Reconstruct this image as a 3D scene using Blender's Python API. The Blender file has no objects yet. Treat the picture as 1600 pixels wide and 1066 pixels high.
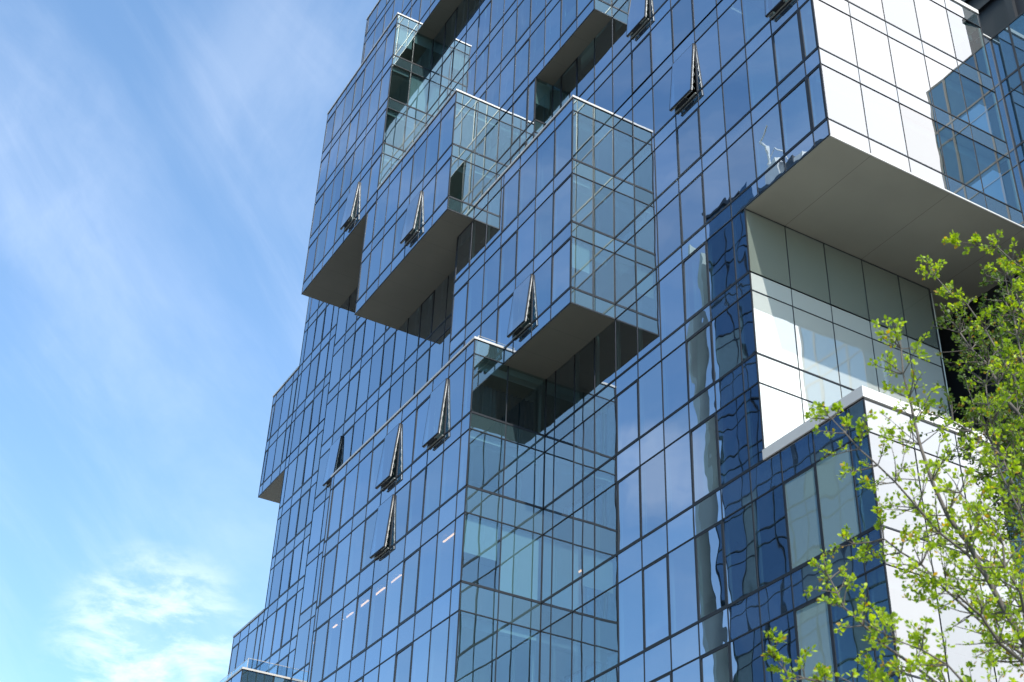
import bpy, bmesh, math, random
from mathutils import Vector, Matrix
random.seed(7)
S = bpy.context.scene
C = S.collection
W = 1.55                                   # one facade module in metres
F_PX = 2167.23163
CAMX, CAMY, CAMZ = 16.5337835, -17.063982, -21.7775704
def P(x, y, z): return Vector((x*W, y*W, (z-CAMZ)*W+1.6))
GROUND = CAMZ - 1.6/W

# ---------------------------------------------------------------- camera
rx, rz, ry = 2.16631410, 1.06237224, 0.0400708495
cam = bpy.data.cameras.new('camera'); co = bpy.data.objects.new('camera', cam); C.objects.link(co)
cam.sensor_width = 36; cam.lens = F_PX/1600*36; cam.clip_end = 20000; cam.clip_start = .1
Rm = (Matrix.Rotation(rz, 4, 'Z') @ Matrix.Rotation(rx, 4, 'X') @ Matrix.Rotation(ry, 4, 'Z'))
co.matrix_world = Matrix.Translation(P(CAMX, CAMY, CAMZ)) @ Rm
S.camera = co
cam.dof.use_dof = True; cam.dof.focus_distance = 48; cam.dof.aperture_fstop = 4.5
R3 = Rm.to_3x3()
def ray(u, v): return (R3 @ Vector(((u-800)/F_PX, -(v-533)/F_PX, -1))).normalized()

# ---------------------------------------------------------------- sky, sun, exposure
SUN_AZ, SUN_EL = math.radians(-14), math.radians(50)      # azimuth from +X, anticlockwise
sundir = Vector((math.cos(SUN_AZ)*math.cos(SUN_EL), math.sin(SUN_AZ)*math.cos(SUN_EL), math.sin(SUN_EL)))
world = bpy.data.worlds.new('World'); S.world = world; world.use_nodes = True
nt = world.node_tree; nt.nodes.clear()
def N(nt, t, **k):
    n = nt.nodes.new(t)
    for a, b in k.items():
        if a.startswith('i_'): n.inputs[a[2:].replace('_', ' ')].default_value = b
        else: setattr(n, a, b)
    return n
def math_(nt, op, a, b=None, clamp=False):
    n = nt.nodes.new('ShaderNodeMath'); n.operation = op; n.use_clamp = clamp
    for i, v in enumerate((a, b)):
        if v is None: continue
        if isinstance(v, (int, float)): n.inputs[i].default_value = v
        else: nt.links.new(v, n.inputs[i])
    return n.outputs[0]
def maprange(nt, v, a, b, c=0, d=1, smooth=True):
    n = nt.nodes.new('ShaderNodeMapRange'); n.interpolation_type = 'SMOOTHSTEP' if smooth else 'LINEAR'
    nt.links.new(v, n.inputs['Value'])
    for k, x in zip(('From Min', 'From Max', 'To Min', 'To Max'), (a, b, c, d)): n.inputs[k].default_value = x
    return n.outputs['Result']
sky = N(nt, 'ShaderNodeTexSky', sky_type='NISHITA', sun_disc=False, sun_elevation=SUN_EL,
        sun_rotation=math.pi/2-SUN_AZ, altitude=100, air_density=1.0, dust_density=.6, ozone_density=1.2)
tc = N(nt, 'ShaderNodeTexCoord')
def dotdir(az, el):
    a, e = math.radians(az), math.radians(el)
    n = nt.nodes.new('ShaderNodeVectorMath'); n.operation = 'DOT_PRODUCT'
    nrm = nt.nodes.new('ShaderNodeVectorMath'); nrm.operation = 'NORMALIZE'
    nt.links.new(tc.outputs['Generated'], nrm.inputs[0]); nt.links.new(nrm.outputs[0], n.inputs[0])
    n.inputs[1].default_value = (math.cos(a)*math.cos(e), math.sin(a)*math.cos(e), math.sin(e))
    return n.outputs['Value']
def cone(az, el, r0, r1): return maprange(nt, dotdir(az, el), math.cos(math.radians(r1)), math.cos(math.radians(r0)))
mp = N(nt, 'ShaderNodeMapping'); mp.inputs['Rotation'].default_value = (0.5, 0.55, 0.3); mp.inputs['Scale'].default_value = (1.1, 3.6, 2.2)
nt.links.new(tc.outputs['Generated'], mp.inputs['Vector'])
def noise(scale, detail, rough, dist=0, vec=mp.outputs[0]):
    n = N(nt, 'ShaderNodeTexNoise'); nt.links.new(vec, n.inputs['Vector'])
    n.inputs['Scale'].default_value = scale; n.inputs['Detail'].default_value = detail
    n.inputs['Roughness'].default_value = rough; n.inputs['Distortion'].default_value = dist
    return n.outputs['Fac']
d1, d2 = ray(20, 40), ray(300, 440); sv = (d2-d1).normalized(); rv = (d1+d2).normalized(); rv = (rv-rv.dot(sv)*sv).normalized(); tv = sv.cross(rv)
def dot_(v):
    n = nt.nodes.new('ShaderNodeVectorMath'); n.operation = 'DOT_PRODUCT'; nt.links.new(tc.outputs['Generated'], n.inputs[0]); n.inputs[1].default_value = tuple(v); return n.outputs['Value']
cw = N(nt, 'ShaderNodeCombineXYZ'); nt.links.new(math_(nt, 'MULTIPLY', dot_(sv), 1.0), cw.inputs[0]); nt.links.new(math_(nt, 'MULTIPLY', dot_(tv), 3.4), cw.inputs[1]); nt.links.new(math_(nt, 'MULTIPLY', dot_(rv), 1.0), cw.inputs[2])
wisps = maprange(nt, noise(2.3, 10, .6, .5, cw.outputs[0]), .40, .80)
mp2 = N(nt, 'ShaderNodeMapping'); mp2.inputs['Scale'].default_value = (2.2, 2.2, 6.0)
nt.links.new(tc.outputs['Generated'], mp2.inputs['Vector'])
puff = maprange(nt, noise(2.4, 10, .6, .2, mp2.outputs[0]), .36, .64)
veil = math_(nt, 'ADD', math_(nt, 'MULTIPLY', wisps, .18), math_(nt, 'MULTIPLY', cone(172, 18, 5, 40), .04))
# whiter wisps above the tower's left shoulder and low on the left
b1 = math_(nt, 'MULTIPLY', cone(162, 43.5, 1, 7), maprange(nt, noise(3.2, 9, .6), .2, .75))
cd = ray(235, 1010); cd_az, cd_el = math.degrees(math.atan2(cd.y, cd.x)), math.degrees(math.asin(cd.z))
b2 = math_(nt, 'MULTIPLY', cone(cd_az, cd_el, .2, 4.6), maprange(nt, noise(9, 10, .62, .3, mp2.outputs[0]), .38, .66))
b3 = math_(nt, 'MULTIPLY', cone(178, 36, 1, 8), maprange(nt, noise(3.5, 9, .6), .42, .8))
cl = math_(nt, 'ADD', veil, math_(nt, 'MULTIPLY', b1, .12))
cl = math_(nt, 'ADD', cl, math_(nt, 'MULTIPLY', b2, .36))
cl = math_(nt, 'ADD', cl, math_(nt, 'MULTIPLY', b3, .12))
# cumulus behind the camera, mirrored in the front glass
b4 = math_(nt, 'MULTIPLY', cone(-144, 28.5, .2, 2.8), maprange(nt, noise(4, 8, .6, 0, mp2.outputs[0]), .3, .6))
cl = math_(nt, 'ADD', cl, math_(nt, 'MULTIPLY', b4, .2), True)
# unseen bright cloud bank, apart from the sun, added to whiten the end glass
bank = math_(nt, 'MULTIPLY', cone(44, 38, 24, 38), maprange(nt, noise(1.5, 8, .55, .1, mp2.outputs[0]), .22, .5, .78, 1))
SKY_K = .13
skyc = N(nt, 'ShaderNodeMix', data_type='RGBA', blend_type='MULTIPLY'); skyc.inputs['Factor'].default_value = 1
nt.links.new(sky.outputs[0], skyc.inputs['A']); skyc.inputs['B'].default_value = (.90, 1.16, 1.24, 1)
m1 = N(nt, 'ShaderNodeMix', data_type='RGBA'); nt.links.new(cl, m1.inputs['Factor']); nt.links.new(skyc.outputs['Result'], m1.inputs['A'])
m1.inputs['B'].default_value = (6.8, 7.0, 7.3, 1)
m2 = N(nt, 'ShaderNodeMix', data_type='RGBA'); nt.links.new(bank, m2.inputs['Factor']); nt.links.new(m1.outputs['Result'], m2.inputs['A'])
m2.inputs['B'].default_value = (9.0, 9.3, 9.9, 1)
bg = N(nt, 'ShaderNodeBackground'); bg.inputs['Strength'].default_value = SKY_K
nt.links.new(m2.outputs['Result'], bg.inputs['Color'])
ow = N(nt, 'ShaderNodeOutputWorld'); nt.links.new(bg.outputs[0], ow.inputs[0])
sun = bpy.data.lights.new('sun', 'SUN'); so = bpy.data.objects.new('sun', sun); C.objects.link(so)
sun.energy = 3.2; sun.angle = math.radians(.5); sun.color = (1, .95, .87)
so.rotation_euler = (-sundir).to_track_quat('-Z', 'Y').to_euler(); so.location = (0, 0, 150)
S.view_settings.view_transform = 'Standard'; S.view_settings.look = 'None'
S.view_settings.exposure = 1.0; S.view_settings.gamma = 1; S.view_settings.use_curve_mapping = False
S.cycles.max_bounces = 14; S.cycles.transparent_max_bounces = 16; S.cycles.glossy_bounces = 7
S.cycles.sample_clamp_indirect = 8; S.cycles.caustics_reflective = False

# ---------------------------------------------------------------- materials
def mat(name):
    m = bpy.data.materials.new(name); m.use_nodes = True; m.node_tree.nodes.clear(); return m, m.node_tree
def out(t, sh):
    o = t.nodes.new('ShaderNodeOutputMaterial'); t.links.new(sh, o.inputs[0])
def plain(name, col, rough=.5, metal=0, var=.12, scale=3., bump=0):
    m, t = mat(name)
    b = N(t, 'ShaderNodeBsdfPrincipled'); b.inputs['Roughness'].default_value = rough; b.inputs['Metallic'].default_value = metal
    c = N(t, 'ShaderNodeTexCoord'); n = N(t, 'ShaderNodeTexNoise'); n.inputs['Scale'].default_value = scale; n.inputs['Detail'].default_value = 6
    t.links.new(c.outputs['Object'], n.inputs['Vector'])
    mx = N(t, 'ShaderNodeMix', data_type='RGBA')
    t.links.new(n.outputs['Fac'], mx.inputs['Factor'])
    mx.inputs['A'].default_value = tuple(v*(1-var) for v in col)+(1,); mx.inputs['B'].default_value = tuple(min(1, v*(1+var)) for v in col)+(1,)
    t.links.new(mx.outputs['Result'], b.inputs['Base Color'])
    if bump:
        bp = N(t, 'ShaderNodeBump'); bp.inputs['Distance'].default_value = bump; t.links.new(n.outputs['Fac'], bp.inputs['Height']); t.links.new(bp.outputs[0], b.inputs['Normal'])
    out(t, b.outputs[0]); return m
def wavy_normal(t, dist, seed=0.):
    """rolled-glass waviness: every pane has its own, seeded by the pane's vertex colour"""
    g = N(t, 'ShaderNodeNewGeometry')
    at = N(t, 'ShaderNodeVertexColor', layer_name='pane')
    cb = N(t, 'ShaderNodeCombineXYZ'); t.links.new(at.outputs['Color'], cb.inputs[0])
    mul = N(t, 'ShaderNodeVectorMath', operation='SCALE'); t.links.new(at.outputs['Color'], mul.inputs[0]); mul.inputs['Scale'].default_value = 40
    add = N(t, 'ShaderNodeVectorMath', operation='ADD'); t.links.new(g.outputs['Position'], add.inputs[0]); t.links.new(mul.outputs[0], add.inputs[1])
    mp = N(t, 'ShaderNodeMapping'); mp.inputs['Scale'].default_value = (1, 1, .75); t.links.new(add.outputs[0], mp.inputs['Vector'])
    n = N(t, 'ShaderNodeTexNoise'); n.inputs['Scale'].default_value = .62; n.inputs['Detail'].default_value = 1.6; n.inputs['Roughness'].default_value = .35
    t.links.new(mp.outputs[0], n.inputs['Vector'])
    b = N(t, 'ShaderNodeBump'); b.inputs['Distance'].default_value = dist; b.inputs['Strength'].default_value = 1
    t.links.new(n.outputs['Fac'], b.inputs['Height'])
    return b.outputs[0], at
def glass(name, r0, tint, trans, dist=.0085, power=3.2, back=None, r1=1.0):
    m, t = mat(name)
    nrm, at = wavy_normal(t, dist)
    lw = N(t, 'ShaderNodeLayerWeight'); lw.inputs['Blend'].default_value = .5
    fz = math_(t, 'POWER', lw.outputs['Facing'], power)
    sep = N(t, 'ShaderNodeSeparateColor'); t.links.new(at.outputs['Color'], sep.inputs[0])
    fac = math_(t, 'ADD', math_(t, 'MULTIPLY', fz, r1-r0), r0)
    fac = math_(t, 'MULTIPLY', fac, maprange(t, sep.outputs[1], 0, 1, .88, 1.06, False), True)
    gl = N(t, 'ShaderNodeBsdfGlossy'); gl.inputs['Roughness'].default_value = 0.0
    t.links.new(nrm, gl.inputs['Normal'])
    tm = N(t, 'ShaderNodeMix', data_type='RGBA'); t.links.new(sep.outputs[2], tm.inputs['Factor'])
    tm.inputs['A'].default_value = (*tint, 1); tm.inputs['B'].default_value = (tint[0]*1.10, tint[1]*1.04, tint[2]*.98, 1)
    t.links.new(tm.outputs['Result'], gl.inputs['Color'])
    if back is None:
        tr = N(t, 'ShaderNodeBsdfTransparent'); tr.inputs['Color'].default_value = (*trans, 1)
    else:
        tr = N(t, 'ShaderNodeBsdfDiffuse'); tr.inputs['Color'].default_value = (*back, 1)
    mx = N(t, 'ShaderNodeMixShader'); t.links.new(fac, mx.inputs[0]); t.links.new(tr.outputs[0], mx.inputs[1]); t.links.new(gl.outputs[0], mx.inputs[2])
    out(t, mx.outputs[0]); return m
BL = (.66, .745, .86); TL = (.76, .91, .94)
M_front = glass('blue_coated_glass', .54, BL, (.30, .45, .46))
M_frontsp = glass('blue_spandrel_glass', .54, BL, None, back=(.030, .055, .085))
M_end = glass('green_clear_glass', .34, TL, (.38, .53, .54), dist=.010)
M_endsp = glass('green_spandrel_glass', .31, TL, None, dist=.011, back=(.035, .062, .07))
M_pale = glass('pale_reflection_glass', .30, (.66, .80, .85), None, back=(.24, .33, .32))  # pale backing painted in for the pale reflection of tilted panes
M_gend = glass('neutral_end_glass', .36, (.93, .94, .96), (.38, .53, .54), dist=.008)
M_gendsp = glass('neutral_end_spandrel', .36, (.93, .94, .96), None, dist=.008, back=(.05, .07, .08))
M_notch = glass('painted_lit_glass', .33, (.90, .94, .93), None, dist=.008, back=(.50, .53, .50))  # pale backing painted in for lit rooms behind the lower notch panes
M_notchup = glass('painted_soffit_glass', .33, (.90, .94, .90), None, dist=.006, back=(.17, .20, .175))  # duller backing painted in for the soffit mirrored in the upper panes
M_wing = glass('wing_glass', .34, (.50, .70, .84), None, dist=.008, back=(.03, .06, .09))
M_roof_glass = glass('railing_glass', .12, (.9, .97, 1), (.86, .93, .95), dist=.003)
M_mull = plain('dark_bronze_aluminium', (.010, .013, .018), .5, .1)
M_gasket = plain('black_gasket', (.012, .014, .018), .5)
M_cap = plain('pale_aluminium', (.62, .60, .57), .45, .2, .06)
M_sash = plain('anodised_sash', (.34, .35, .32), .4, .4)
M_slab = plain('concrete_slab', (.34, .35, .34), .8)
M_ceil = plain('white_ceiling', (.58, .61, .59), .8, 0, .04)
M_inner = plain('interior_plaster', (.60, .66, .63), .8, 0, .15, .4)
M_jamb = plain('pale_jamb', (.62, .66, .66), .7, 0, .05)
M_curtain = plain('navy_curtain', (.02, .045, .075), .9, 0, .3, 2)
def soffit_mat(name, axis, step, off=0, k=1.):
    m, t = mat(name)
    b = N(t, 'ShaderNodeBsdfPrincipled'); b.inputs['Roughness'].default_value = .55
    g = N(t, 'ShaderNodeNewGeometry'); sp = N(t, 'ShaderNodeSeparateXYZ'); t.links.new(g.outputs['Position'], sp.inputs[0])
    v = math_(t, 'ABSOLUTE', math_(t, 'SUBTRACT', math_(t, 'FRACT', math_(t, 'DIVIDE', math_(t, 'ADD', sp.outputs[axis], off), step)), .5))
    ln = math_(t, 'LESS_THAN', v, .008/step)
    n = N(t, 'ShaderNodeTexNoise'); n.inputs['Scale'].default_value = .35; n.inputs['Detail'].default_value = 5; t.links.new(g.outputs['Position'], n.inputs['Vector'])
    m1 = N(t, 'ShaderNodeMix', data_type='RGBA'); t.links.new(n.outputs['Fac'], m1.inputs['Factor'])
    m1.inputs['A'].default_value = (.155*k, .155*k, .128*k, 1); m1.inputs['B'].default_value = (.225*k, .222*k, .180*k, 1)
    m2 = N(t, 'ShaderNodeMix', data_type='RGBA'); t.links.new(ln, m2.inputs['Factor']); t.links.new(m1.outputs['Result'], m2.inputs['A']); m2.inputs['B'].default_value = (.12, .115, .10, 1)
    t.links.new(m2.outputs['Result'], b.inputs['Base Color']); out(t, b.outputs[0]); return m
M_soffx = soffit_mat('soffit_panels', 0, 1.3*W, k=1.0)
M_soffy = soffit_mat('large_soffit_panels', 1, 2.42*W, k=1.75)  # lighter copy of the soffit colour, standing in for ground bounce
def emis(name, col, k):
    m, t = mat(name); e = N(t, 'ShaderNodeEmission'); e.inputs[0].default_value = (*col, 1); e.inputs[1].default_value = k; out(t, e.outputs[0]); return m
M_lamp = emis('lit_lamp_tube', (1, .42, .16), 3.6)

# ---------------------------------------------------------------- mesh helpers
class MB:
    def __init__(s): s.v = []; s.f = []; s.m = []; s.c = []; s.mats = []
    def mi(s, m):
        if m not in s.mats: s.mats.append(m)
        return s.mats.index(m)
    def quad(s, pts, m, col=(0, 0, 0)):
        i = len(s.v); s.v += [tuple(p) for p in pts]; s.f.append(tuple(range(i, i+len(pts)))); s.m.append(s.mi(m)); s.c.append(col)
    def box(s, a, b, m, w=True, col=(0, 0, 0)):
        """box between module-space corners a and b"""
        x0, x1 = sorted((a[0], b[0])); y0, y1 = sorted((a[1], b[1])); z0, z1 = sorted((a[2], b[2]))
        c = [(x0, y0, z0), (x1, y0, z0), (x1, y1, z0), (x0, y1, z0), (x0, y0, z1), (x1, y0, z1), (x1, y1, z1), (x0, y1, z1)]
        if w: c = [P(*q) for q in c]
        for f in ((0, 3, 2, 1), (4, 5, 6, 7), (0, 1, 5, 4), (1, 2, 6, 5), (2, 3, 7, 6), (3, 0, 4, 7)): s.quad([c[k] for k in f], m, col)
    def tube(s, pts, rads, m, n=6):
        rings = []
        for k, p in enumerate(pts):
            d = (pts[min(k+1, len(pts)-1)]-pts[max(k-1, 0)]).normalized()
            u = d.cross(Vector((0, 0, 1)) if abs(d.z) < .9 else Vector((1, 0, 0))).normalized(); v = d.cross(u)
            i = len(s.v); s.v += [tuple(p+rads[k]*(u*math.cos(2*math.pi*j/n)+v*math.sin(2*math.pi*j/n))) for j in range(n)]
            rings.append(i)
        mi = s.mi(m)
        for a, b in zip(rings, rings[1:]):
            for j in range(n):
                s.f.append((a+j, a+(j+1) % n, b+(j+1) % n, b+j)); s.m.append(mi); s.c.append((0, 0, 0))
    def build(s, name, parent=None, origin=None, smooth=False):
        me = bpy.data.meshes.new(name)
        o0 = Vector(origin) if origin is not None else Vector((0, 0, 0))
        me.from_pydata([tuple(Vector(v)-o0) for v in s.v], [], s.f)
        for m in s.mats: me.materials.append(m)
        me.polygons.foreach_set('material_index', s.m)
        if any(c != (0, 0, 0) for c in s.c):
            ca = me.color_attributes.new('pane', 'BYTE_COLOR', 'CORNER')
            buf = []
            for p, c in zip(me.polygons, s.c): buf += list((*c, 1))*p.loop_total
            ca.data.foreach_set('color', buf)
        if smooth: me.polygons.foreach_set('use_smooth', [True]*len(me.polygons))
        me.update()
        o = bpy.data.objects.new(name, me); C.objects.link(o)
        if parent is not None:
            o.parent = parent
            pl = parent_world(parent); o.location = o0-pl
        else: o.location = o0
        return o
def parent_world(p):
    v = Vector((0, 0, 0))
    while p is not None: v += p.location; p = p.parent
    return v
def empty(name, loc):
    o = bpy.data.objects.new(name, None); C.objects.link(o); o.location = loc; o.empty_display_size = .3; return o
def tag(o, label=None, cat=None, group=None, kind=None):
    for k, v in (('label', label), ('category', cat), ('group', group), ('kind', kind)):
        if v: o[k] = v
    return o

# ---------------------------------------------------------------- ground, street
def structure(name, mb): o = mb.build(name); o['kind'] = 'structure'; return o
M_asph = plain('asphalt', (.055, .055, .058), .85, 0, .25, 1.5, .01)
M_pave = plain('paving', (.34, .33, .31), .8, 0, .15, .6, .004)
g = MB(); z = 0.0
g.quad([(-3000, -3000, -.16), (3000, -3000, -.16), (3000, 3000, -.16), (-3000, 3000, -.16)], plain('ground_concrete', (.22, .215, .2), .9, 0, .2, .05)); structure('ground', g)
g = MB(); g.box((-400, -32.0, -.158), (400, -21.0, -.154), M_asph, False); structure('road', g)
g = MB(); g.box((-400, -21.0, -.158), (400, -4.0, 0), M_pave, False); structure('pavement', g)
g = MB(); g.box((-400, -35.2, -.158), (400, -32.0, 0), M_pave, False); structure('pavement', g)

# ---------------------------------------------------------------- the glass tower
P1, P2, P3 = -.66, -1.40, -2.35
T = [-21.3, -18.5, -15.7, -12.9, -10.1, -7.34, -4.64, -2.39, 0, 2.24, 4.5, 6.89, 9.15, 11.55, 13.9, 16.25, 18.6, 20.95, 23.3, 25.65, 28.0]
def sp(t): return .77 if t < -4 else (.52 if t else .50)
def vline(n): return -(n+.5)
tower = empty('glass_tower', P(-17, 3, GROUND))
tag(tower, 'tall blue glass tower with stacked projecting glass boxes and open windows', 'building')
VX = [-(n+.5) for n in range(0, 28)] + [-29.0+.0-k for k in range(0, 9)]
VX = sorted(set(VX))
cells = []                      # every vision pane, made into windows later
openw = {}                      # (plane, right edge, top level index) -> open sash
def zlines(za, zb):
    L = [(za, 'e')]
    for t in T:
        for v, k in ((t-sp(t), 'thin'), (t, 'thick')):
            if za+.05 < v < zb-.05: L.append((v, k))
    L.append((zb, 'e')); return sorted(L)
def is_spandrel(z0, z1):
    c = (z0+z1)/2
    return any(t-sp(t)-.02 < c < t+.02 for t in T)
def inrect(c, z, rects): return any(a < c < b and d < z < e for a, b, d, e in rects)
def face(mb, axis, k, a0, a1, za, zb, lines, holes=(), bars=True, G=M_front, GS=M_frontsp, tvis=.014, fine=1.):
    """one glazed face: axis 'y' faces -Y at y=k and runs along x; axis 'x' faces +X at x=k and runs along y"""
    Z = zlines(za, zb)
    for h in [h for r in holes for h in r[2:] if za+.05 < h < zb-.05]:
        if not any(abs(h-q[0]) < .06 for q in Z): Z.append((h, 'thin'))
    Z.sort()
    def pt(a, o, z): return (a, k+(o if axis == 'y' else 0), z) if axis == 'y' else (k-o, a, z)
    def bar(a, b, z0, z1, dep): mb.box(pt(a, -dep, z0), pt(b, .012, z1), M_mull)
    zs = [q[0] for q in Z]
    def spans(c):
        L = [(a0, a1)]
        for b0, b1, d, e in holes:
            if d < c < e:
                L = [q for x, y in L for q in ((x, min(y, b0)), (max(x, b1), y)) if q[1]-q[0] > .04]
        return L
    rows = [spans((zs[j]+zs[j+1])/2) for j in range(len(Z)-1)]
    for j, row in enumerate(rows):
        z0, z1 = zs[j], zs[j+1]; spn = is_spandrel(z0, z1)
        for x, y in row:
            A = [x]+[l for l in sorted(lines) if x+.12 < l < y-.12]+[y]
            for i in range(len(A)-1):
                col = (random.random(), random.random(), random.random())
                if spn: mb.quad([P(*pt(*q)) for q in ((A[i], 0, z0), (A[i+1], 0, z0), (A[i+1], 0, z1), (A[i], 0, z1))], GS, col)
                else: cells.append((axis, k, A[i], A[i+1], z0, z1, col, G))
            for i, a in enumerate(A):
                h = .018 if i in (0, len(A)-1) else tvis
                bar(a-h, a+h, z0, z1, .010)
    for j, (z, kind) in enumerate(Z):
        h = {'thick': .031, 'thin': .0145, 'e': .022}[kind]*fine
        L = sorted((rows[j-1] if j else [])+(rows[j] if j < len(rows) else []))
        M = []
        for x, y in L:
            if M and x <= M[-1][1]+.01: M[-1][1] = max(M[-1][1], y)
            else: M.append([x, y])
        for x, y in M: bar(x-.018, y+.018, z-h, z+h, .013)
def cap(mb, x0, x1, yf, yb, z, h=.05, rail=False):
    o = .035
    mb.box((x0-o, yf-o, z-.02), (x1+o, yf+.16, z+h), M_cap)
    mb.box((x1-.16, yf+.16, z-.02), (x1+o, yb, z+h-.002), M_cap)
def interior(mb, x0, x1, y0, y1, za, zb, wallx=None, wally=None, blind=True):
    """slabs, ceilings, jambs and back walls seen through the glass"""
    for t in T:
        a, b = t-sp(t)+.02, t-.04
        if a < za+.02 or b > zb+.1: continue
        mb.box((x0+.08, y0+.08, a), (x1-.08, y1-.02, b), M_ceil)
    if wally is not None: mb.box((x0+.1, wally, za+.06), (x1-.1, wally+.06, zb-.06), M_inner)
    if wallx is not None: mb.box((wallx-.06, y0+.12, za+.07), (wallx, y1, zb-.07), M_inner)
    a = math.ceil((x0+.1)*2)/2
    for n in VX:
        if x0+.2 < n < x1-.2: mb.box((n-.03, y0+.06, za+.08), (n+.03, y0+.12, zb-.08), M_jamb)
    if blind:
        for t in T:
            zc = t-sp(t)+.02
            if za+.3 < zc < zb and x1 != -3.0: mb.box((x1-.34, y0+.10, zc-.28), (x1-.30, y1-.06, zc-.003), M_jamb)

def bay(xa, xb, yf, yb, za, zb, ylines, holes=(), endz=None, label=None, capit=True, soff=True, left=True, wallx=2.6, roof=True, capx=None, name='projecting_box', holesx=()):
    mb = MB()
    face(mb, 'y', yf, xa, xb, za, zb, VX, holes)
    face(mb, 'x', xb, yf, yb, za, zb, ylines, holesx, G=M_end, GS=M_endsp)
    if left: mb.box((xa-.02, yf+.035, za), (xa+.02, yb, zb), M_frontsp, col=(.3, .6, .2))
    o = mb.build(name, tower, P(xb, yf, za))
    if label: o['label'] = label
    if soff:
        s = MB(); s.box((xa+.002, yf+.002, za-.03), (xb-.002, yb, za+.05), M_soffx); s.build('soffit', o, P(xb, yf, za))
    if capit:
        s = MB(); cap(s, xa if capx is None else capx, xb, yf, yb, zb); s.build('parapet_cap', o, P(xb, yf, zb))
    if roof:
        s = MB(); s.box((xa+.05, yf+.12, zb-.08), (xb-.12, yb-.03, zb-.03), M_slab); s.build('roof', o, P(xb, yf, zb))
    s = MB(); interior(s, xa, xb, yf, yb, za, zb, wallx=xb-wallx); s.build('interior', o, P(xb, yf, za))
    return o

BOT = GROUND
# boxes, from the lowest to the highest
bay(-21.7, -12.0, P3, 0, BOT, 0, [-1.25], holesx=[(P2, .1, -.5, .1)], soff=False, label='broad glass box rising from the ground')
bay(-15.5, -8.5, P2, 0, -.5, 6.89, [-.7], holes=[(-15.6, -12.0, -.6, 0), (-15.6, -14.42, 6.37, 7)], label='three storey glass box near the middle', wallx=1.9)
bay(-21.35, -14.42, P3, P1, 6.37, 11.55, [-1.5], holes=[(-21.4, -20.55, 11.03, 11.6)], holesx=[(P2, 0, 6.3, 6.89)], capx=-20.5, label='two storey glass box with one open window')
bay(-27.5, -20.55, P3, P1, 11.03, 20.95, [-1.5], holesx=[(P2, 0, 20.43, 21)], label='four storey glass box at the upper left')
bay(-26.7, -14.0, P2, P1, 20.43, 26.8, [], holes=[(-26.8, -20.55, 20.4, 20.95)], label='topmost glass box at the roof edge')
bay(-37.0, -27.95, P3, 0, BOT, -4.64, [-1.2], soff=False, label='low glass box with railed roof terrace')
# the second main plane and the small box it forms beside the middle
mb = MB()
holesP1 = [(-15.5, -12.0, -.5, 6.89), (-21.35, -14.42, 6.37, 11.55), (-27.5, -20.55, 11.03, 20.95), (-26.7, -14.0, 20.43, 26.8), (-21.7, -12, BOT-1, 0)]
face(mb, 'y', P1, -27.6, -12.0, BOT, 11.03, VX, holesP1)
face(mb, 'y', P1, -27.6, -8.5, 11.03, 26.8, VX, holesP1)
face(mb, 'x', -8.5, P1, 0, 11.03, 26.8, [], G=M_end, GS=M_endsp)
face(mb, 'x', -12.0, P1, 0, 6.89, 11.03, [], G=M_end, GS=M_endsp)
mb.box((-27.62, P1+.035, BOT), (-27.58, 0, 26.8), M_frontsp, col=(.3, .6, .2))
o = mb.build('facade_wall', tower, P(-12, P1, 0))
s = MB(); s.box((-12.0, P1+.002, 11.0), (-8.502, 0, 11.08), M_soffx); s.build('soffit', o, P(-10, P1, 11))
# the rear main plane
mb = MB()
holesP0 = [(-27.6, -12.0, BOT-1, 11.03), (-27.6, -8.5, 11.03, 30), (-12.0, -8.5, -.5, 6.89), (-21.7, -12, BOT-1, 0), (-37, -27.95, BOT-1, -4.64)]
face(mb, 'y', 0, -33.4, 0, BOT, 6.89, VX, holesP0+[(-3.0, .5, -7.3, -.5)])
face(mb, 'y', 0, -33.4, -3.0, 6.89, 20.95, VX, holesP0)
face(mb, 'y', 0, -27.7, -3.0, 20.95, 26.8, VX, holesP0)
o0 = mb.build('facade_wall', tower, P(-12, 0, 0))
# small boxes on the left flank
for xa, za, zb in ((-36.4, 6.37, 11.55), (-36.8, BOT, 0)):
    mb = MB(); face(mb, 'y', 0, xa, -33.4, za, zb, VX)
    mb.box((xa-.02, .035, za), (xa+.02, 5, zb), M_frontsp, col=(.3, .6, .2))
    mb.box((xa+.03, .05, zb-.08), (-33.42, 5, zb-.03), M_slab)
    o = mb.build('side_box', tower, P(xa, 0, za))
    if za > 0:
        s = MB(); s.box((xa+.002, .002, za-.03), (-33.402, 5, za+.05), M_soffx); s.build('soffit', o, P(xa, 0, za))
    s = MB(); s.box((xa-.03, -.04, zb-.02), (-33.42, .14, zb+.06), M_cap); s.box((xa-.03, .14, zb-.02), (xa+.14, 5, zb+.058), M_cap); s.build('parapet_cap', o, P(xa, 0, zb))
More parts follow.
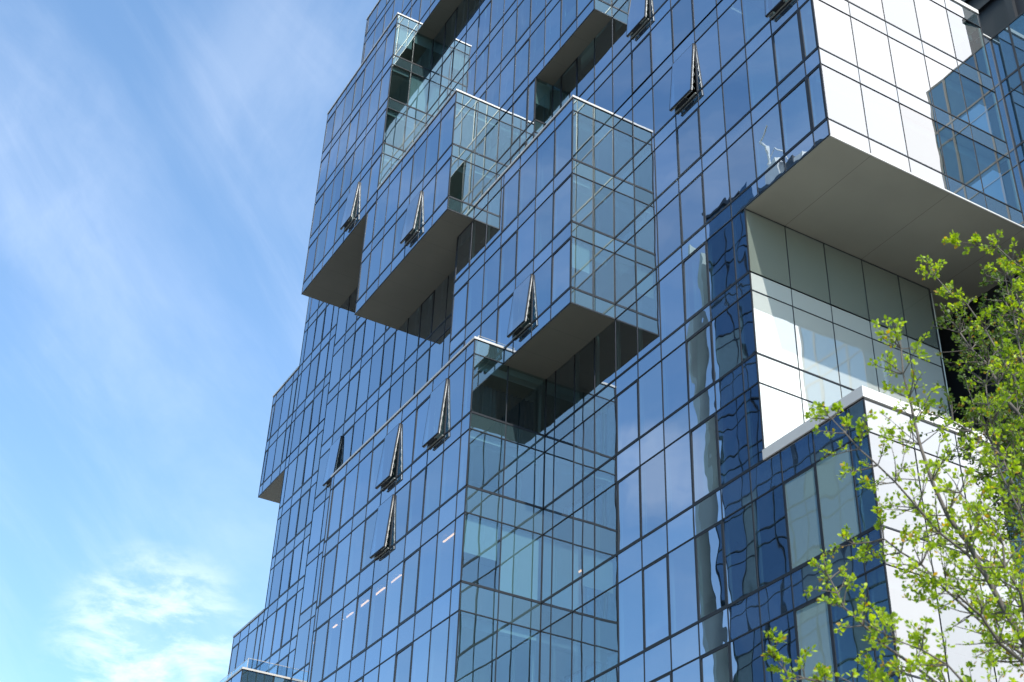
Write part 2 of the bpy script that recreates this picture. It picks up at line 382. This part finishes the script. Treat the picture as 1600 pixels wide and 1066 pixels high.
# upper cantilever over the notch
GY = [1.21*k for k in range(1, 12)]
mb = MB()
face(mb, 'x', 0, 0, 6.1, -.5, 6.89, GY, G=M_gend, GS=M_gendsp, tvis=.006, fine=.55)
mb.box((-.35, 6.12, -.5), (-.02, 6.42, 6.1), M_frontsp, col=(.2, .5, .5))
mb.box((-.05, 6.03, -.47), (-.012, 6.09, 6.86), M_jamb)
o = mb.build('cantilever_box', tower, P(0, 0, -.5)); o['label'] = 'big box overhanging the notch at the upper right'
s = MB(); s.box((-2.998, .002, -.53), (-.002, 7.2, -.44), M_soffy); s.box((-6, 5.95, -.528), (-2.998, 7.2, -.44), M_soffy); s.build('soffit', o, P(0, 0, -.5))
s = MB(); s.box((-.002, .0, -.545), (.03, 6.12, -.505), M_cap); s.build('edge_trim', o, P(0, 0, -.5))
s = MB(); cap(s, -3.0, 0, 0, 6.1, 6.89, .12); s.build('parapet_cap', o, P(0, 0, 6.9))
s = MB(); interior(s, -3.0, 0, 0, 6.1, -.5, 6.89, wallx=-2.6); s.box((-3, .1, 6.8), (-.1, 6, 6.85), M_slab); s.build('interior', o, P(0, 0, 0))
# notch wall
mb = MB()
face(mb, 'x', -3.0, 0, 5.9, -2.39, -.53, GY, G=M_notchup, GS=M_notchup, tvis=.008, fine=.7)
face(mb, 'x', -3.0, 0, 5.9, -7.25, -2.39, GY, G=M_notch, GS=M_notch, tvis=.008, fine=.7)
mb.box((-3.05, 5.83, -7.2), (-3.012, 5.89, -.56), M_jamb)
mb.box((-6.0, 5.95, -7.2), (-3.05, 6.0, -.56), M_mull)
mb.box((-8.0, 7.2, -7.2), (0.0, 7.3, -.45), M_gasket)  # near-black colour puts the shade of the recess into the wall
mb.box((-6.1, 5.9, -7.2), (-6.0, 7.3, -.56), M_gasket)
for k in range(6): mb.box((-5.5+k*1.2, 7.16, -7.2), (-5.46+k*1.2, 7.2, -.56), M_mull)
o = mb.build('notch_wall', tower, P(-3, 0, -7.2))
s = MB(); interior(s, -12.0, -3.0, 0, 5.9, -7.25, -.53, wallx=-5.2); s.build('interior', o, P(-3, 0, -3))
# lower box below the notch, white roof edge
mb = MB()
face(mb, 'x', 0, 0, 12, BOT, -7.3, GY, G=M_gend, GS=M_gendsp, tvis=.006, fine=.55)
o = mb.build('base_box', tower, P(0, 0, -8)); o['label'] = 'lower box with a white roof edge under the notch'
s = MB(); s.box((-3.0, -.05, -7.36), (.05, .25, -7.12), M_cap); s.box((-.25, .25, -7.36), (.05, 12, -7.122), M_cap); s.build('parapet_cap', o, P(0, 0, -7.3))
s = MB(); s.box((-3.0, .2, -7.42), (-.2, 12, -7.38), M_slab); s.build('roof', o, P(0, 0, -7.4))
s = MB(); interior(s, -3.0, 0, 0, 12, BOT, -7.36, wallx=-2.4, wally=None); s.build('interior', o, P(0, 0, -8))
# interior of the main body
s = MB()
interior(s, -33.3, -12.0, .02, 6, BOT, 11, wally=2.6, blind=False)
interior(s, -27.5, -3.0, .02, 6, 11.0, 26.8, wally=2.6, blind=False)
interior(s, -12.0, -3.1, .02, 5.8, -7.3, 11.03, wally=2.4, blind=False)
interior(s, -12.0, -3.0, .02, 6, BOT, -7.3, wally=2.4, blind=False)
interior(s, -12, -3.2, 0.02, 6, -.5, 11, blind=False)
s.build('interior', tower, P(-17, 3, 0))
# back and right flank of the body
mb = MB()
mb.box((-33.4, 12, BOT), (0, 12.1, 6.0), M_frontsp, col=(.4, .4, .4)); mb.box((-33.4, 6.1, BOT), (-33.36, 12, 20.9), M_frontsp, col=(.4, .4, .4))
mb.box((-33.4, .04, BOT), (-33.36, 6.1, 20.9), M_frontsp, col=(.4, .4, .4))
mb.box((-33.3, 6.05, BOT), (-3.1, 6.1, 26.7), M_inner)
mb.box((-33.4, .1, 20.85), (-27.6, 6, 20.92), M_slab); mb.box((-27.6, P1+.1, 26.7), (-3.1, 6, 26.76), M_slab)
mb.build('rear_wall', tower, P(-17, 12, 0))
mb = MB(); face(mb, 'x', -3.0, 0, 6.05, 6.95, 26.8, GY, G=M_end, GS=M_endsp); mb.build('facade_wall', tower, P(-3, 0, 10))
# wing standing at right angles behind the cantilever
mb = MB()
face(mb, 'y', 6.42, 0.0, 2.35, BOT, 6.1, [.6, 1.75], G=M_wing, GS=M_wing, tvis=.03)
mb.box((2.33, 6.45, BOT), (2.37, 12, 6.1), M_endsp, col=(.4, .4, .4))
o = mb.build('side_wing', tower, P(1, 6.4, 0))
s = MB(); s.box((-.3, 6.12, 6.1), (.02, 6.46, 6.14), M_cap); s.build('parapet_cap', o, P(1, 6.4, 6))
mb = MB()
mb.box((-3.0, 7.0, 5.9), (1.1, 7.1, 20), M_gasket)  # near-black wall, the shade of a deep loggia painted in
for z in (8.0, 8.7, 11.2, 14): mb.box((-3.0, 6.9, z), (1.1, 7.0, z+.16), M_mull)
for x in (-1.6, .35): mb.box((x, 6.86, 6.0), (x+.22, 7.0, 20), M_mull)
mb.box((.60, 6.96, 8.9), (1.1, 6.995, 11.1), M_inner)
mb.build('recessed_wall', tower, P(1, 7, 6))

# windows: the hundred that show largest are parts, the rest one part
def project(v):
    q = R3.transposed() @ (v-co.location)
    return None if q.z > -.1 else (800+F_PX*q.x/-q.z, 533-F_PX*q.y/-q.z)
OPEN = {('y', P3, -22.5, 13.38), ('y', P3, -16.5, 8.63), ('y', P2, -10.5, 1.72), ('y', P3, -13.5, -.5), ('y', P3, -16.5, -.5),
        ('y', P1, -25.5, 3.98), ('y', P3, -16.5, -2.91), ('y', 0, -4.5, 6.37), ('y', 0, -6.5, 11.03), ('y', 0, -.5, 6.37)}
def operable(axis, k, a1, z0, z1):
    if axis == 'x': return False
    n = round(-a1-.5); c = (z0+z1)/2
    if abs(k) < .01:
        if n == 4: return True
        if n == 0: return c > 0
        if n == 7: return -5 < c < -2.4 or -7.3 < c < -5
        if n == 6: return c < -7.4 or c > 6.9
        if n == 1: return c < -7.4
        if n == 10: return c > 2
        return n % 3 == 0 and n > 12
    return (n+round(k*3)) % 3 == 1
bl = MB()
def win_mesh(axis, k, a0, a1, z0, z1, col, G, thick):
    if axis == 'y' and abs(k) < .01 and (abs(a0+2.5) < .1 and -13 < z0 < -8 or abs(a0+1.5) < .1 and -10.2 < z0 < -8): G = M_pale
    mb = MB(); b = .009 if not thick else .055
    def pt(a, o, z): return (a, k+o, z) if axis == 'y' else (k-o, a, z)
    q = .0065 if thick else .0012
    t1, t2 = random.uniform(-q, q), random.uniform(-q, q)*.6
    mb.quad([P(*pt(a0, .003-t1-t2, z0)), P(*pt(a1, .003-t1+t2, z0)), P(*pt(a1, .003+t1+t2, z1)), P(*pt(a0, .003+t1-t2, z1))], G, col)
    d0, d1 = (-.006 if not thick else -.0115), .012
    lo = .05 if thick else .016
    mb.box(pt(a0+.005, d0, z0+.01), pt(a0+b, d1, z1-.01), M_gasket); mb.box(pt(a1-b, d0, z0+.01), pt(a1-.005, d1, z1-.01), M_gasket)
    mb.box(pt(a0+b, d0+.001, z0+.005), pt(a1-b, d1, z0+lo), M_gasket); mb.box(pt(a0+b, d0+.001, z1-b), pt(a1-b, d1, z1-.005), M_gasket)
    return mb
for c in cells:
    axis, k, a0, a1, z0, z1, col, G = c
    if axis == 'y' and a1-a0 > .6 and z0 > -13 and G is M_front and random.random() < .10:
        bl.box((a0+.05, k+.10, z1-(z1-z0)*random.choice((.2, .35, .5, .8))), (a1-.05, k+.115, z1-.03), M_jamb)
for c in cells:
    axis, k, a0, a1, z0, z1, col, G = c
    if G is M_end and a1-a0 > .4 and z0 > -13 and k < -8 and random.random() < .5:
        bl.box((k-.12, a0+.05, z1-(z1-z0)*random.choice((.12, .12, .3, .55, .97))), (k-.105, a1-.05, z1-.03), M_jamb)
bl.build('roller_blind', tower, P(-17, 0, 0))['kind'] = 'stuff'
scored = []; opened = []
for c in cells:
    axis, k, a0, a1, z0, z1, col, G = c
    if any(axis == q[0] and abs(k-q[1]) < .01 and abs(a1-q[2]) < .05 and abs(z1-q[3]) < .2 and a1-a0 > .5 for q in OPEN):
        opened.append(c); continue
    pts = [project(P(a, k, z) if axis == 'y' else P(k, a, z)) for a, z in ((a0, z0), (a1, z0), (a1, z1), (a0, z1))]
    s = 0
    if all(pts):
        cx, cy = sum(p[0] for p in pts)/4, sum(p[1] for p in pts)/4
        if 0 < cx < 1600 and 0 < cy < 1066:
            s = abs(sum(pts[i][0]*pts[(i+1) % 4][1]-pts[(i+1) % 4][0]*pts[i][1] for i in range(4)))/2
            if cx > 1200 and cy > 700: s *= .6
    scored.append((s, c))
scored.sort(key=lambda t: -t[0])
nwin = 0; rest = MB()
for s, c in scored:
    axis, k, a0, a1, z0, z1, col, G = c
    w = win_mesh(axis, k, a0, a1, z0, z1, col, G, operable(axis, k, a1, z0, z1))
    if nwin < 100:
        w.build('window', tower, P(a0, k, z0) if axis == 'y' else P(k, a0, z0)); nwin += 1
    else:
        n = len(rest.v); rest.v += w.v; rest.f += [tuple(i+n for i in f) for f in w.f]
        idx = [rest.mi(m) for m in w.mats]; rest.m += [idx[i] for i in w.m]; rest.c += w.c
r = rest.build('window', tower, P(-17, 0, 0)); r['kind'] = 'stuff'

for axis, k, a0, a1, z0, z1, col, G in opened:           # top-hung sashes pushed open
    e = bpy.data.objects.new('open_window', None); C.objects.link(e); e.parent = tower
    piv = P((a0+a1)/2, k-.02, z1-.02); e.location = piv-parent_world(tower)
    e['label'] = 'top-hung window pushed open at the bottom'
    w, h = (a1-a0)*W, (z1-z0-.03)*W
    ang = math.asin(random.uniform(.12, .175)*W/h) if True else 0
    fr = .05
    m = MB(); x0, x1 = -w/2+.03, w/2-.03; d = .06
    m.box((x0, -d, -h), (x0+fr, 0, 0), M_gasket, False); m.box((x1-fr, -d, -h), (x1, 0, 0), M_gasket, False)
    m.box((x0+fr, -d+.002, -h+.002), (x1-fr, -.002, -h+fr), M_gasket, False); m.box((x0+fr, -d+.002, -fr), (x1-fr, -.002, -.002), M_gasket, False)
    # paler inner lining of the sash
    m.box((x1-.045, .001, -h+.01), (x1-.002, .035, -.02), M_cap, False)
    m.box((x0+.01, .001, -h-.015), (x1-.05, .05, -h+.045), M_sash, False)
    fo = m.build('sash_frame', None); fo.parent = e; fo.location = (0, 0, 0); fo.rotation_euler = (-ang, 0, 0)
    m = MB(); m.quad([(x0+.04, -d-.002, -h+.04), (x1-.04, -d-.002, -h+.04), (x1-.04, -d-.002, -.04), (x0+.04, -d-.002, -.04)], G, col)
    po = m.build('pane', None); po.parent = e; po.rotation_euler = (-ang, 0, 0)
    # fixed reveal round the opening, and side stays
    m = MB()
    m.box((-w/2+.005, .0, -h-.03), (-w/2+.05, .2, .01), M_mull, False); m.box((w/2-.05, .0, -h-.03), (w/2-.005, .2, .01), M_mull, False)
    m.box((-w/2+.05, .0, -h-.03), (w/2-.05, .2, -h+.03), M_mull, False)
    m.box((-w/2+.06, -.06, -h-.035), (w/2-.06, .0, -h+.01), M_sash, False)
    m.box((-w*.22, -.24, -h-.02), (w*.16, -.06, -h+.05), M_gasket, False)
    ro = m.build('reveal', None); ro.parent = e
    for sx in (-1, 1):
        m = MB(); pts = []
        for q in range(9):
            t = .35+.6*q/8; y = -math.sin(ang)*h*t
            pts.append(Vector((sx*(w/2-.03), (y if q % 2 else y*.45), -h*t)))
        m.tube(pts, [.007]*9, M_sash, 5)
        st = m.build('stay_arm', None); st.parent = e

# terrace railings
def railing(pts, h, label, post=1.5):
    e = empty('glass_railing', P(*pts[0])); tag(e, label, 'railing')
    for a, b in zip(pts, pts[1:]):
        A, B = P(*a), P(*b); up = Vector((0, 0, h))
        m = MB(); m.tube([A+up, B+up], [.014, .014], M_cap, 8); m.build('top_rail', e, A)
        m = MB(); d = (B-A).normalized(); nn = Vector((-d.y, d.x, 0))*.006
        q = [A+Vector((0, 0, .05)), B+Vector((0, 0, .05)), B+up*.95, A+up*.95]
        m.quad([v+nn for v in q], M_roof_glass, (.4, .5, .5)); m.quad([v-nn for v in reversed(q)], M_roof_glass, (.4, .5, .5)); m.build('glass_panel', e, A)
        n = max(1, round((B-A).length/(post*W)))
        for i in range(1, n+1):
            p = A.lerp(B, i/n); m = MB(); m.tube([p, p+up], [.02, .02], M_cap, 6); m.build('post', e, p)
railing([(-36.5, -2.05, -4.56), (-28.4, -2.05, -4.56), (-28.4, -.05, -4.56)], .78, 'thin glass railing on the low roof terrace at the bottom left')
railing([(-21.0, -1.98, .08), (-12.5, -1.98, .08), (-12.5, -.1, .08)], .68, 'thin glass railing on the roof of the broad box below the middle box')

# ceiling lights behind the glass of the broad box
lx = [(-21.0, -20.7), (-20.25, -19.56), (-19.16, -18.48), (-18.09, -17.39), (-17.06, -16.35), (-15.98, -15.48), (-14.42, -14.24), (-13.84, -13.18), (-12.55, -12.40)]
ORD = ['farthest left of the row', 'second from the left of the row', 'third from the left of the row', 'fourth from the left of the row', 'middle one of the row', 'fourth from the right of the row', 'third from the right, a short dot', 'second from the right of the row', 'nearest the glass corner, a small dot']
for i, (a, b) in enumerate(lx):
    e = empty('ceiling_light', P((a+b)/2, -2.0, -5.41))
    tag(e, 'warm lit ceiling light tube behind the blue glass, ' + ORD[i], 'lamp', 'row of lit ceiling lights behind the glass')
    m = MB(); m.box((a, -2.03, -5.42), (b, -1.97, -5.375), M_cap); m.build('housing', e, e.location)
    m = MB(); m.box((a+.01, -2.02, -5.45), (b-.01, -1.98, -5.421), M_lamp); m.build('lamp_tube', e, e.location)

# curtain inside the top storey of the broad box
m = MB(); n = 60
for i in range(n):
    def cp(i, z):
        y = -2.05+i/n*1.95; return P(-12.55+.06*math.sin(i*1.5)+.02*math.sin(i*3.7), y, z)
    m.quad([cp(i, -2.33), cp(i+1, -2.33), cp(i+1, -1.05), cp(i, -1.05)], M_curtain)
    m.quad([cp(i+1, -2.33)+Vector((-.01, 0, 0)), cp(i, -2.33)+Vector((-.01, 0, 0)), cp(i, -1.05)+Vector((-.01, 0, 0)), cp(i+1, -1.05)+Vector((-.01, 0, 0))], M_curtain)
o = m.build('curtain', None, P(-12.5, -1, -2.3)); tag(o, 'dark navy curtain hanging behind the glass in the top storey of the broad box', 'curtain')

# ---------------------------------------------------------------- tower across the street, seen mirrored
opp = empty('office_tower', P(-20, -30, GROUND)); tag(opp, 'tall dark blue gridded tower mirrored in the lower right glass', 'building')
M_og = glass('opposite_glass', .26, (.42, .56, .78), None, dist=.02, back=(.03, .075, .13))
M_of = plain('opposite_frame', (.03, .04, .055), .5, .2)
M_stone = plain('pale_stone', (.34, .44, .44), .7, 0, .25, .3)
M_op = plain('opposite_pale_pier', (.16, .25, .29), .6, 0, .2)
OY, OX0, OX1, OZ = -23.2, -32.9, 6.0, 28.4
def top_at(x): return 29.8 if x < -30.0 else OZ
m = MB(); m.box((OX0+.05, OY-12, GROUND), (OX1, OY-.02, OZ-.1), M_og, col=(.5, .4, .4)); m.box((OX0+.05, OY-8, OZ-.1), (-30.0, OY-.02, 29.7), M_og, col=(.5, .4, .4))
nx = int((OX1-OX0)/1.35)
for i in range(nx):
    for j in range(21):
        x, z = OX0+i*1.35, GROUND+j*2.6; zt = min(z+2.6, top_at(x))
        if zt > z: m.quad([P(x+1.35, OY, z), P(x, OY, z), P(x, OY, zt), P(x+1.35, OY, zt)], M_og if random.random() > .14 else M_op, (random.random(),)*2+(random.random(),))
m.build('wall', opp, opp.location)
m = MB()
for j in range(20):
    z = GROUND+j*2.6
    m.box((OX0, OY, z-.03), (OX1, OY+.04, z+.03), M_of)
    if j: m.box((OX0, OY, z-.72), (OX1, OY+.03, z-.68), M_of)
for i in range(nx+1): m.box((OX0+i*1.35-.018, OY, GROUND), (OX0+i*1.35+.018, OY+.035, OZ), M_of)
m.build('window_grid', opp, opp.location)
m = MB(); m.box((OX0-1.9, OY-.8, GROUND), (OX0-1.6, OY+.2, 29.0), M_stone); m.build('pier', opp, opp.location)
m = MB(); m.box((-30.0, OY-12, OZ-.1), (OX1, OY+.1, OZ+.1), M_of); m.box((OX0-.05, OY-8, 29.7), (-29.95, OY+.1, 29.85), M_of); m.build('roof', opp, opp.location)
cr = empty('roof_crane', P(-28.3, -24.4, OZ)); tag(cr, 'white jointed roof crane with machinery mirrored above the overhanging box corner', 'crane')
M_white = plain('white_paint', (.75, .76, .74), .4)
m = MB(); pt = [P(-28.3, -24.4, OZ), P(-28.3, -24.3, 31.1), P(-28.2, -24, 32.45), P(-28.95, -24, 33.35)]
m.tube(pt, [.22, .2, .17, .14], M_white, 8); m.build('mast', cr, cr.location)
m = MB(); m.tube([P(-28.95, -24, 33.35), P(-27.95, -24, 33.6)], [.12, .07], M_white, 8); m.build('boom', cr, cr.location)
m = MB(); m.box((-28.5, -25.2, OZ+.1), (-27.2, -24.0, 30.7), M_white); m.box((-27.1, -25, OZ+.1), (-26.3, -24.2, 30.5), M_mull); m.box((-26.2, -24.8, OZ+.1), (-25.7, -24.2, 30.2), M_white)
m.build('machine_cabin', cr, cr.location)
m = MB(); m.tube([P(-28.3, -24, 30.9), P(-27.3, -24, 31.5), P(-26.6, -24, 30.3)], [.06]*3, M_white, 6); m.build('brace', cr, cr.location)

# ---------------------------------------------------------------- trees
def leaf_mat(name, c1, c2, c3, tr):
    m, t = mat(name)
    at = N(t, 'ShaderNodeVertexColor', layer_name='pane'); s = N(t, 'ShaderNodeSeparateColor'); t.links.new(at.outputs['Color'], s.inputs[0])
    a = N(t, 'ShaderNodeMix', data_type='RGBA'); t.links.new(s.outputs[0], a.inputs['Factor']); a.inputs['A'].default_value = (*c1, 1); a.inputs['B'].default_value = (*c2, 1)
    b = N(t, 'ShaderNodeMix', data_type='RGBA'); t.links.new(math_(t, 'GREATER_THAN', s.outputs[1], .955), b.inputs['Factor']); t.links.new(a.outputs['Result'], b.inputs['A']); b.inputs['B'].default_value = (*c3, 1)
    d = N(t, 'ShaderNodeBsdfPrincipled'); d.inputs['Roughness'].default_value = .5; t.links.new(b.outputs['Result'], d.inputs['Base Color'])
    tl = N(t, 'ShaderNodeBsdfTranslucent'); sc = N(t, 'ShaderNodeMix', data_type='RGBA', blend_type='MULTIPLY'); sc.inputs['Factor'].default_value = 1
    t.links.new(b.outputs['Result'], sc.inputs['A']); sc.inputs['B'].default_value = (*tr, 1); t.links.new(sc.outputs['Result'], tl.inputs['Color'])
    mx = N(t, 'ShaderNodeMixShader'); mx.inputs[0].default_value = .5; t.links.new(d.outputs[0], mx.inputs[1]); t.links.new(tl.outputs[0], mx.inputs[2])
    out(t, mx.outputs[0]); return m
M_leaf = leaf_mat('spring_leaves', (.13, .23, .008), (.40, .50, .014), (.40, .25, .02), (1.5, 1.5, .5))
M_leaf2 = leaf_mat('shaded_leaves', (.03, .065, .008), (.10, .16, .012), (.16, .10, .015), (1.3, 1.3, .6))  # darker copy of the leaf colour, with the tree's shade painted in
M_bark = plain('grey_brown_bark', (.10, .085, .07), .85, 0, .3, 20, .005)
CAM = co.location
def world_at(u, v, dist): 
    d = ray(u, v); return CAM + d*(dist/math.hypot(d.x, d.y))       # horizontal distance
class Tree:
    def __init__(s, seed): s.wood = MB(); s.leaf = MB(); s.r = random.Random(seed)
    def leafclump(s, p, d, mat_, size, n):
        r = s.r
        for _ in range(n):
            a = Vector((r.gauss(0, 1), r.gauss(0, 1), r.gauss(0, .8))).normalized()
            ax = (a*.9+d*.6+Vector((0, 0, .2))).normalized()
            side = ax.cross(Vector((r.gauss(0, 1), r.gauss(0, 1), r.gauss(0, 1)))).normalized(); up = ax.cross(side)
            L = size*r.uniform(.45, 1.35); w = L*r.uniform(.28, .38); b = p+a*size*.35
            c = (r.random(), r.random(), r.random())
            s.leaf.quad([b, b+ax*L*.35+side*w+up*L*.06, b+ax*L*.75+side*w*.8+up*L*.03, b+ax*L], mat_, c)
            s.leaf.quad([b, b+ax*L, b+ax*L*.75-side*w*.8+up*L*.03, b+ax*L*.35-side*w+up*L*.06], mat_, c)
    def twig(s, p, d, L, rad, lvl, mat_, size, dens):
        r = s.r; n = max(3, int(L/.09)); pts = [p]; dd = d.copy()
        for i in range(n):
            dd = (dd+Vector((r.gauss(0, .13), r.gauss(0, .13), r.gauss(0, .11)+.035))).normalized()
            pts.append(pts[-1]+dd*(L/n))
        s.wood.tube(pts, [rad*(1-.8*i/n)+.0012 for i in range(n+1)], M_bark, 4)
        for i in range(1, n+1):
            if lvl == 0 or i > n*.35:
                if r.random() < dens: s.leafclump(pts[i], dd, mat_, size, r.choice((3, 4, 5)))
            if lvl > 0 and r.random() < .62:
                base = (pts[i]-pts[i-1]).normalized()
                q = Vector((r.gauss(0, 1), r.gauss(0, 1), r.gauss(0, 1)+.3)); q = (q-q.dot(base)*base).normalized()
                s.twig(pts[i], (base*.75+q*.8).normalized(), L*r.uniform(.3, .55)*(1-.35*i/n), rad*.5, lvl-1, mat_, size, dens)
    def limb(s, pts, r0, r1, mat_, size, dens=.8, side=.5, L=(.5, 1.0), start=.15, step=.16):
        r = s.r; fine = []
        for a, b in zip(pts, pts[1:]):
            k = max(2, int((b-a).length/.2))
            for i in range(k): fine.append(a.lerp(b, i/k)+Vector((r.gauss(0, .012), r.gauss(0, .012), r.gauss(0, .012))))
        fine.append(pts[-1]); n = len(fine)-1
        s.wood.tube(fine, [r0+(r1-r0)*i/n for i in range(n+1)], M_bark, 7)
        acc = 0
        for i in range(1, n+1):
            t = i/n
            if t < start: continue
            acc += (fine[i]-fine[i-1]).length
            while acc > step:
                acc -= step
                base = (fine[i]-fine[i-1]).normalized()
                q = Vector((r.gauss(0, 1), r.gauss(0, 1), r.gauss(0, 1)+.25)); q = (q-q.dot(base)*base).normalized()
                if r.random() < side: s.twig(fine[i], (base*.55+q*.9).normalized(), r.uniform(*L)*(1-.55*t), max(.004, r1*.8), 1, mat_, size, dens)
        s.twig(fine[-1], (fine[-1]-fine[-2]).normalized(), L[0]*.9, r1, 1, mat_, size, dens)
    def finish(s, base, label, cat='tree'):
        e = empty('leafy_tree', base); tag(e, label, cat)
        s.wood.build('trunk', e, base, True); s.leaf.build('crown', e, base)
        return e
A = world_at
t1 = Tree(3)
tb = A(1900, 1500, 9.3); tb.z = 0
fork = A(1800, 1250, 9.3)
t1.wood.tube([tb, tb.lerp(fork, .5)+Vector((.05, 0, 0)), fork], [.15, .12, .095], M_bark, 12)
limbs = [
 # (control pixels with distance), base radius, tip radius, side density, length range
 ([(1800, 1250, 9.3), (1640, 1060, 9.1), (1545, 905, 9.0), (1482, 800, 8.9), (1440, 700, 8.9), (1418, 620, 8.9), (1408, 545, 8.9)], .042, .007, .75, (.40, .75)),
 ([(1545, 905, 9.0), (1470, 830, 8.8), (1400, 760, 8.7), (1345, 700, 8.6), (1300, 655, 8.6)], .015, .005, .8, (.3, .6)),
 ([(1640, 1060, 9.1), (1520, 960, 9.3), (1440, 880, 9.4), (1380, 845, 9.5), (1335, 850, 9.5)], .018, .005, .8, (.35, .6)),
 ([(1800, 1250, 9.3), (1620, 1150, 9.0), (1480, 1080, 8.7), (1380, 1010, 8.6), (1320, 950, 8.5), (1297, 905, 8.5)], .026, .005, .8, (.3, .6)),
 ([(1480, 1080, 8.7), (1380, 1075, 8.5), (1290, 1070, 8.4), (1225, 1050, 8.4), (1208, 1015, 8.4)], .014, .004, .7, (.18, .34)),
 ([(1700, 1130, 9.6), (1640, 960, 9.9), (1600, 820, 10.1), (1560, 700, 10.2), (1540, 600, 10.3)], .03, .006, .8, (.4, .8)),
 ([(1800, 1250, 9.3), (1720, 950, 9.5), (1660, 740, 9.8), (1570, 560, 10.0), (1510, 480, 10.0), (1460, 430, 10.0)], .034, .005, .5, (.26, .46)),
 ([(1640, 700, 9.8), (1600, 560, 9.8), (1570, 430, 9.8)], .014, .005, .5, (.2, .4)),
 ([(1720, 640, 9.4), (1650, 500, 9.4), (1610, 425, 9.4), (1560, 385, 9.4), (1500, 378, 9.4)], .012, .004, .6, (.16, .3)),
 ([(1640, 1060, 9.1), (1560, 1000, 8.6), (1500, 930, 8.4), (1460, 900, 8.3)], .02, .005, .8, (.3, .6)),
 ([(1800, 1250, 9.3), (1660, 1180, 8.2), (1560, 1120, 8.0), (1480, 1040, 7.9), (1400, 1000, 7.9)], .026, .005, .9, (.35, .6)),
 ([(1640, 1060, 9.1), (1590, 930, 8.6), (1560, 850, 8.5), (1500, 770, 8.4)], .02, .005, .8, (.35, .6)),
 ([(1800, 1250, 9.3), (1640, 1200, 8.6), (1540, 1110, 8.4), (1440, 1110, 8.3), (1360, 1080, 8.2)], .02, .005, .9, (.35, .6)),
 ([(1720, 1000, 9.2), (1640, 900, 9), (1590, 800, 8.9), (1560, 730, 8.9)], .02, .005, .8, (.35, .6)),
 ([(1720, 1200, 9.5), (1680, 1030, 9.6), (1600, 950, 9.7), (1520, 860, 9.8), (1460, 820, 9.8)], .02, .005, .8, (.35, .6)),
]
for pts, r0, r1, sd, L in limbs:
    t1.limb([A(*q) for q in pts], r0*.7, r1*.75, M_leaf, .031, dens=1, side=min(1, sd+.3), L=(L[0]*.72, L[1]*.72), start=.12, step=.045)
t1.finish(tb, 'slender tree with yellow green spring leaves in front of the lower right corner')
t2 = Tree(11)
tb2 = A(1850, 1500, 15); tb2.z = 0; fk = A(1720, 900, 15)
t2.wood.tube([tb2, tb2.lerp(fk, .5), fk], [.22, .18, .13], M_bark, 12)
for pts, r0 in [([(1720, 900, 15), (1640, 720, 14.6), (1560, 600, 14.4), (1500, 520, 14.3)], .05), ([(1720, 900, 15), (1660, 660, 15.2), (1610, 540, 15.4), (1570, 470, 15.4)], .05),
                ([(1720, 900, 15), (1620, 760, 14), (1540, 690, 13.8), (1490, 660, 13.8)], .04), ([(1720, 900, 15), (1620, 680, 16), (1590, 600, 16), (1530, 560, 16)], .04),
                ([(1700, 800, 15), (1640, 600, 15), (1600, 500, 15), (1580, 440, 15)], .04), ([(1720, 900, 15), (1640, 800, 14), (1570, 720, 14), (1530, 650, 14)], .04)]:
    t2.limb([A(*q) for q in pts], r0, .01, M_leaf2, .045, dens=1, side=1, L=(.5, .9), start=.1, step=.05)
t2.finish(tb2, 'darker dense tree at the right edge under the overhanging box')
print('cells', len(cells), 'open', len(opened), 'leaf faces', len(t1.leaf.f), len(t2.leaf.f))
